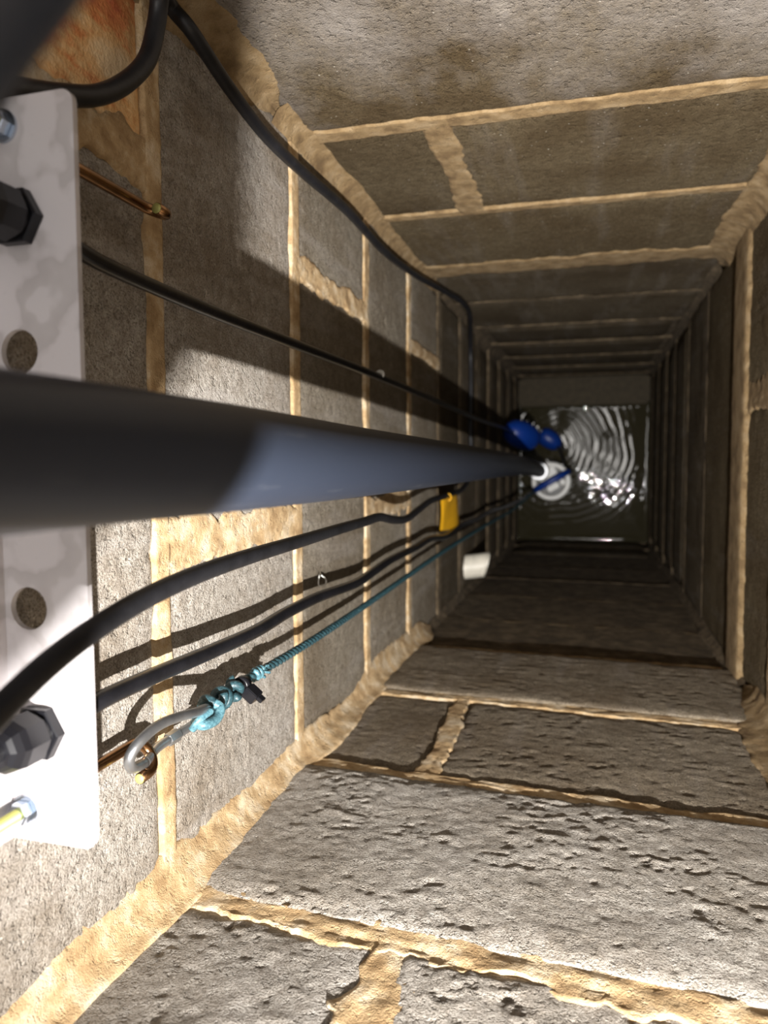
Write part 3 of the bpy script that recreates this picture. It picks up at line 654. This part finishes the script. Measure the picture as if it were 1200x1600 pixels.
tag(lathe('clear_tie', [(0.0046, -0.0012), (0.0054, -0.0012), (0.0054, 0.0012), (0.0046, 0.0012), (0.0046, -0.0012)], ct, Vector(floatc[6])-Vector(floatc[5]), M_CLEAR, None, 20), 'thin clear band round the straight float cable', 'cable tie')
sc_ = at(727, 886, 0, XL)
def stub():
    root = thing('pipe_stub', 'short white plastic pipe end sticking out of the left wall near the corner', 'pipe', sc_)
    R_, n = 0.027, 36; V = []; F_ = []
    prof = [(R_, -0.02), (R_, 0.048), (R_-0.0035, 0.048), (R_-0.0035, -0.02)]
    ax_ = Vector((0.97, 0.12, -0.2)).normalized(); u_ = Vector((0, 1, 0)); u_ = (u_-ax_*u_.dot(ax_)).normalized(); w_ = ax_.cross(u_)
    for r_, h_ in prof:
        for k in range(n):
            a = 2*PI*k/n; cut = 0.010*math.cos(a+0.6) if h_ > 0 else 0
            V.append(sc_+ax_*(h_+cut)+(u_*math.cos(a)+w_*math.sin(a))*r_)
    for i in range(3):
        for k in range(n): F_.append((i*n+k, i*n+(k+1) % n, (i+1)*n+(k+1) % n, (i+1)*n+k))
    adopt(edge_split(link('pipe_sleeve', meshdata('pipe_sleeve', V, F_), M_DIRTY_WHITE)), root)
    adopt(lathe('silt_plug', [(R_-0.004, 0.030), (R_*0.6, 0.036), (0.002, 0.038)], sc_, ax_, M_MORTAR_GREY, None, 24), root)
stub()

# ------------------------------------------------------------------ pump and floats
ZQ = -2.60
pc = at(861, 752, 2, ZQ)
pump = thing('submersible_pump', 'white topped pump with a blue handle standing in the water', 'pump', (pc.x, pc.y, ZBOT))
adopt(edge_split(lathe('casing', [(0.050, ZBOT-ZQ), (0.062, ZBOT-ZQ+0.01), (0.062, -0.022), (0.056, -0.016)], pc, (0, 0, 1), M_PUMP)), pump)
adopt(edge_split(lathe('top_rim', [(0.060, -0.018), (0.066, -0.014), (0.066, -0.002), (0.062, 0.003), (0.053, 0.003), (0.050, -0.001), (0.047, -0.012), (0.045, -0.022)], pc, (0, 0, 1), M_WHITE, None, 48)), pump)
dk = Vector((0.86, 0.5, 0)).normalized(); nk = Vector((-0.5, 0.86, 0))
def lid(name, c, w, l, z0, z1, mat):
    return oriented_box(name, Vector((c.x, c.y, ZQ+(z0+z1)/2)), dk, nk, Vector((0, 0, 1)), (l, w, z1-z0), mat, 0.003)
adopt(lid('lid_panel', pc+nk*0.029, 0.030, 0.064, -0.013, 0.003, M_WHITE), pump)
adopt(lid('lid_panel', pc-nk*0.021+dk*(-0.004), 0.020, 0.040, -0.013, 0.001, M_WHITE), pump)
adopt(edge_split(lathe('cable_boss', [(0.011, -0.013), (0.011, 0.006), (0.008, 0.009)], pc-nk*0.022+dk*0.033, (0, 0, 1), M_WHITE, None, 20)), pump)
hz = [pc-dk*0.066+Vector((0, 0, -0.03)), pc-dk*0.060+Vector((0, 0, 0.008)), pc-dk*0.04+Vector((0, 0, 0.034)), pc+Vector((0, 0, 0.042)), pc+dk*0.04+Vector((0, 0, 0.034)), pc+dk*0.060+Vector((0, 0, 0.008)), pc+dk*0.066+Vector((0, 0, -0.03))]
adopt(tube_obj('handle', catmull(hz, 8), 0.0110, M_BLUE, None, 14), pump)
pe = Vector(ctr[-1]); oc = pc+nk*0.035-dk*0.035
adopt(tube_obj('outlet', catmull([pe+Vector((0, 0, 0.03)), pe+Vector((0.002, -0.001, -0.06)), (pe+oc)/2+Vector((0, 0, -0.10)), Vector((oc.x, oc.y, ZQ-0.06))], 8), 0.0235, M_PUMP, None, 24), pump)
cb = pe+Vector((0.0, 0, 0.02))
adopt(edge_split(lathe('outlet_clamp', [(0.0215, -0.012), (0.0265, -0.012), (0.0265, 0.012), (0.0215, 0.012)], cb, (0.02, -0.05, 1), M_STEEL, None, 32)), pump)
def float_switch(c, r, l, ax_, label, name='float_switch'):
    ax_ = Vector(ax_).normalized()
    root = thing(name, label, 'float', c, 'blue float switches')
    prof = [(0.006, -l*0.62), (r*0.45, -l*0.56), (r*0.82, -l*0.40), (r*0.98, -l*0.15), (r, 0.02*l), (r*0.97, l*0.25), (r*0.82, l*0.40), (r*0.55, l*0.49), (0.004, l*0.52)]
    adopt(lathe('float_body', prof, c, ax_, M_BLUE, None, 32), root)
    adopt(tube_obj('cable_boot', [c-ax_*l*0.58, c-ax_*l*0.82], [0.0095, 0.0062], M_CABLE, None, 16), root)
    return root
float_switch(at(815, 680, 2, -2.22), 0.042, 0.110, (0.55, -0.25, -0.8), 'larger blue float in the shade beside the left wall')
float_switch(at(858, 686, 2, -2.77), 0.034, 0.080, (-0.80, 0.55, 0.12), 'smaller blue float on the water behind the pump')
tc2 = [at(864, 692, 2, -2.765), at(874, 702, 2, -2.75), at(880, 718, 2, -2.70), at(884, 734, 2, -2.64), at(880, 745, 2, -2.60)]
tag(tube_obj('tether_cable', catmull(tc2, 8), 0.0048, M_CABLE, None, 12), 'short black cable curving from the smaller float to the pump', 'cable')

# ------------------------------------------------------------------ the phone that takes the picture, held over the mouth of the well
ph = thing('smartphone', 'black phone held over the mouth of the well', 'phone')
def phone():
    x0, x1, y0, y1 = -0.066, 0.0138, -0.176, 0.014
    pts = [(x1, -0.128), (x1, y1-0.012), (x1-0.004, y1-0.004), (x1-0.012, y1), (x0+0.012, y1), (x0+0.004, y1-0.004), (x0, y1-0.012), (x0, y0+0.012), (x0+0.004, y0+0.004), (x0+0.012, y0), (-0.024, y0), (-0.0095, -0.159)]  # lower corner lengthened and cut off to shape the shadow it casts
    bm = bmesh.new(); f = bm.faces.new([bm.verts.new((x, y, 0.003)) for x, y in pts])
    ex = bmesh.ops.extrude_face_region(bm, geom=[f])
    bmesh.ops.translate(bm, verts=[v for v in ex['geom'] if isinstance(v, bmesh.types.BMVert)], vec=(0, 0, 0.008))
    bmesh.ops.recalc_face_normals(bm, faces=list(bm.faces))
    for v in bm.verts: v.co = Vector(ROT@np.array(v.co))
    me = bpy.data.meshes.new('phone_body'); bm.to_mesh(me); bm.free(); adopt(link('phone_body', me, M_PHONE, None, False), ph)
phone()
